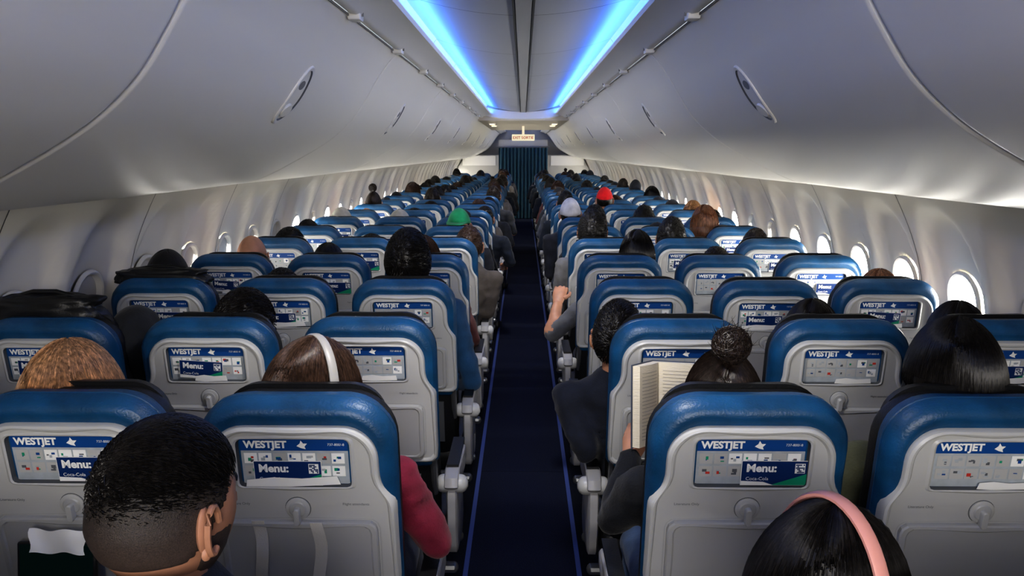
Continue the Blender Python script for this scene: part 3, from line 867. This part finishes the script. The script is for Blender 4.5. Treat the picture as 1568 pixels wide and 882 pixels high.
# ---------------------------------------------------------------- props
M_page=mat('book_pages',(222,214,196),.8,bump=.8,bscale=60,stretch=(1,1,14)); M_cover=mat('book_cover',(60,70,90),.5); M_print=mat('book_print',(170,164,152),.8)
b=MB()
for s,ang in ((-1,1.02),(1,.45)):
    rings=[]
    for zz in (0,.215):
        top=[];bot=[]
        for i in range(13):
            t=i/12; w=.138*t
            thick=.020*min(1,t*6)
            px=s*w*math.cos(ang); py=-w*math.sin(ang)
            bulge=.006*math.sin(math.pi*t)
            top.append((px-s*math.sin(ang)*(thick+bulge),py-math.cos(ang)*(thick+bulge),zz))
            bot.append((px,py,zz))
        rings.append(top+bot[::-1])
    b.loft(rings,0,True,True)
    a=[(0,0),(s*.143*math.cos(ang),-.143*math.sin(ang))]
    nx,ny=s*math.sin(ang),math.cos(ang)
    pts=[(a[0][0],a[0][1]),(a[1][0],a[1][1]),(a[1][0]+nx*.003,a[1][1]+ny*.003),(a[0][0]+nx*.003,a[0][1]+ny*.003)]
    b.loft([[(p[0],p[1],-.003) for p in pts],[(p[0],p[1],.218) for p in pts]],1,True,True)
    for q in range(20):
        zz=.018+q*.0092
        pa=[];pb=[]
        for i in range(3,12):
            t=i/12; w=.138*t; thick=.0206+.006*math.sin(math.pi*t)
            px=s*w*math.cos(ang)-s*math.sin(ang)*thick; py=-w*math.sin(ang)-math.cos(ang)*thick
            pa.append((px,py,zz)); pb.append((px,py,zz+.0018))
        b.loft([pa,pb],2,closed=False)
book=put('open_book',b.mesh('book',[M_page,M_cover,M_print],35),(.362,2.19,.915),(math.radians(-8),0,0))
def lump(name,loc,r,seed,mt=M_black):
    b=MB(); rings=[]
    for rr in sph(64,40):
        rg=[]
        for d in rr:
            q=[math.copysign(abs(c)**.62,c) for c in d]
            k=1+.12*noise.noise(Vector((d[0]*2.2,d[1]*2.2,d[2]*2.2+seed)))+.06*noise.noise(Vector((d[0]*7,d[1]*7,d[2]*7+seed)))+.04*math.sin(d[2]*9+d[0]*3)
            rg.append((q[0]*r[0]*k,q[1]*r[1]*k,q[2]*r[2]*k))
        rings.append(rg)
    b.loft(rings,0,True,True)
    b.tube([(-r[0]*.5,0,r[2]*.86),(-r[0]*.2,0,r[2]*1.12),(r[0]*.2,0,r[2]*1.12),(r[0]*.5,0,r[2]*.86)],[.008]*4,0,8)
    put(name,b.mesh(name,[mt],60),loc)
lump('black_jacket',(-1.50,ROW(2)+.12,1.20),(.18,.065,.060),1)
lump('black_jacket',(-1.47,ROW(3)+.11,1.195),(.19,.055,.040),4)
M_glass=mat('phone_screen',(10,14,16),.08,emit=(14,46,44),es=.12)
b=MB()
b.box((-.085,-.006,-.048),(.085,.006,.048),1,bev=.005); b.box((-.078,-.0068,-.043),(.078,-.0055,.043),0)
put('smartphone',b.mesh('phone',[M_glass,M_black],35),(-.985,ROW(1)-.008,.838),(math.radians(-8),0,0))
b=MB()
rings=[[(x*(1-.06*math.sin(j)),-.004*math.sin(x*60+z*30),z+.003*math.sin(x*90)) for x in [-.058+.116*i/24 for i in range(25)]] for j,z in enumerate([-.025+.05*j/6 for j in range(7)])]
b.loft(rings,0,closed=False)
put('paper_napkin',b.mesh('nap',[M_white],40),(-.970,ROW(1)-.028,.898),(math.radians(-6),0,0))
M_strap=mat('strap_white',(214,212,206),.7,bump=.4,bscale=300)
for (sx_,us) in ((-.475,(-.085,.040)),(1.451,(-.03,.05))):
    b=MB()
    for u in us:
        r=[]
        for j in range(12):
            v=-.262-.20*j/11; n=.036+.004*math.sin(j*.8+u*30)
            w=.013; uu=u+.006*math.sin(j*.5)
            r.append([SP(uu-w,v,n),SP(uu+w,v,n),SP(uu+w,v,n+.002),SP(uu-w,v,n+.002)])
        b.loft(r,0,True,True)
    put('bag_strap',b.mesh('strap',[M_strap],40),(sx_,ROW(1),0))
# ---------------------------------------------------------------- lights
def area(n,loc,rot,sx,sy,e,c=(1,1,1)):
    l=bpy.data.lights.new(n,'AREA'); l.shape='RECTANGLE'; l.size=sx;l.size_y=sy;l.energy=e;l.color=c
    o=bpy.data.objects.new(n,l); o.location=loc;o.rotation_euler=rot; COL.objects.link(o); return o
area('aft_fill_light',(0,-1.7,1.9),(math.radians(86),0,0),1.4,.6,52,(1,.94,.86))  # added fill behind the camera, brightens near seatbacks and bins; no modelled fixture
for i,yy in enumerate((1.6,4.2,6.8,9.4,15.0)):  # added forward-facing fill spots that brighten the seat backs, no fixtures behind them
    l=bpy.data.lights.new('seat_fill_spot','SPOT'); l.energy=36; l.spot_size=math.radians(112); l.spot_blend=.7; l.shadow_soft_size=.09; l.color=(1,.95,.88)
    o=bpy.data.objects.new('seat_fill_spot',l); o.location=(0,yy,2.10 if yy<11 else 2.0); o.rotation_euler=(math.radians(34),0,0); COL.objects.link(o)
w=bpy.data.worlds.new('World'); scene.world=w; w.use_nodes=True
w.node_tree.nodes['Background'].inputs[0].default_value=(.8,.88,1,1); w.node_tree.nodes['Background'].inputs[1].default_value=.6
cam=bpy.data.cameras.new('Camera'); cam.sensor_width=36; cam.lens=28.9; cam.clip_start=.05
co=bpy.data.objects.new('Camera',cam); co.location=(0,0,1.70); co.rotation_euler=(math.radians(80.6),0,math.radians(.77)); COL.objects.link(co)
scene.camera=co
scene.view_settings.view_transform='Standard'
try: scene.view_settings.look='Medium High Contrast'
except Exception as ex: print('look',ex)
scene.view_settings.exposure=.28
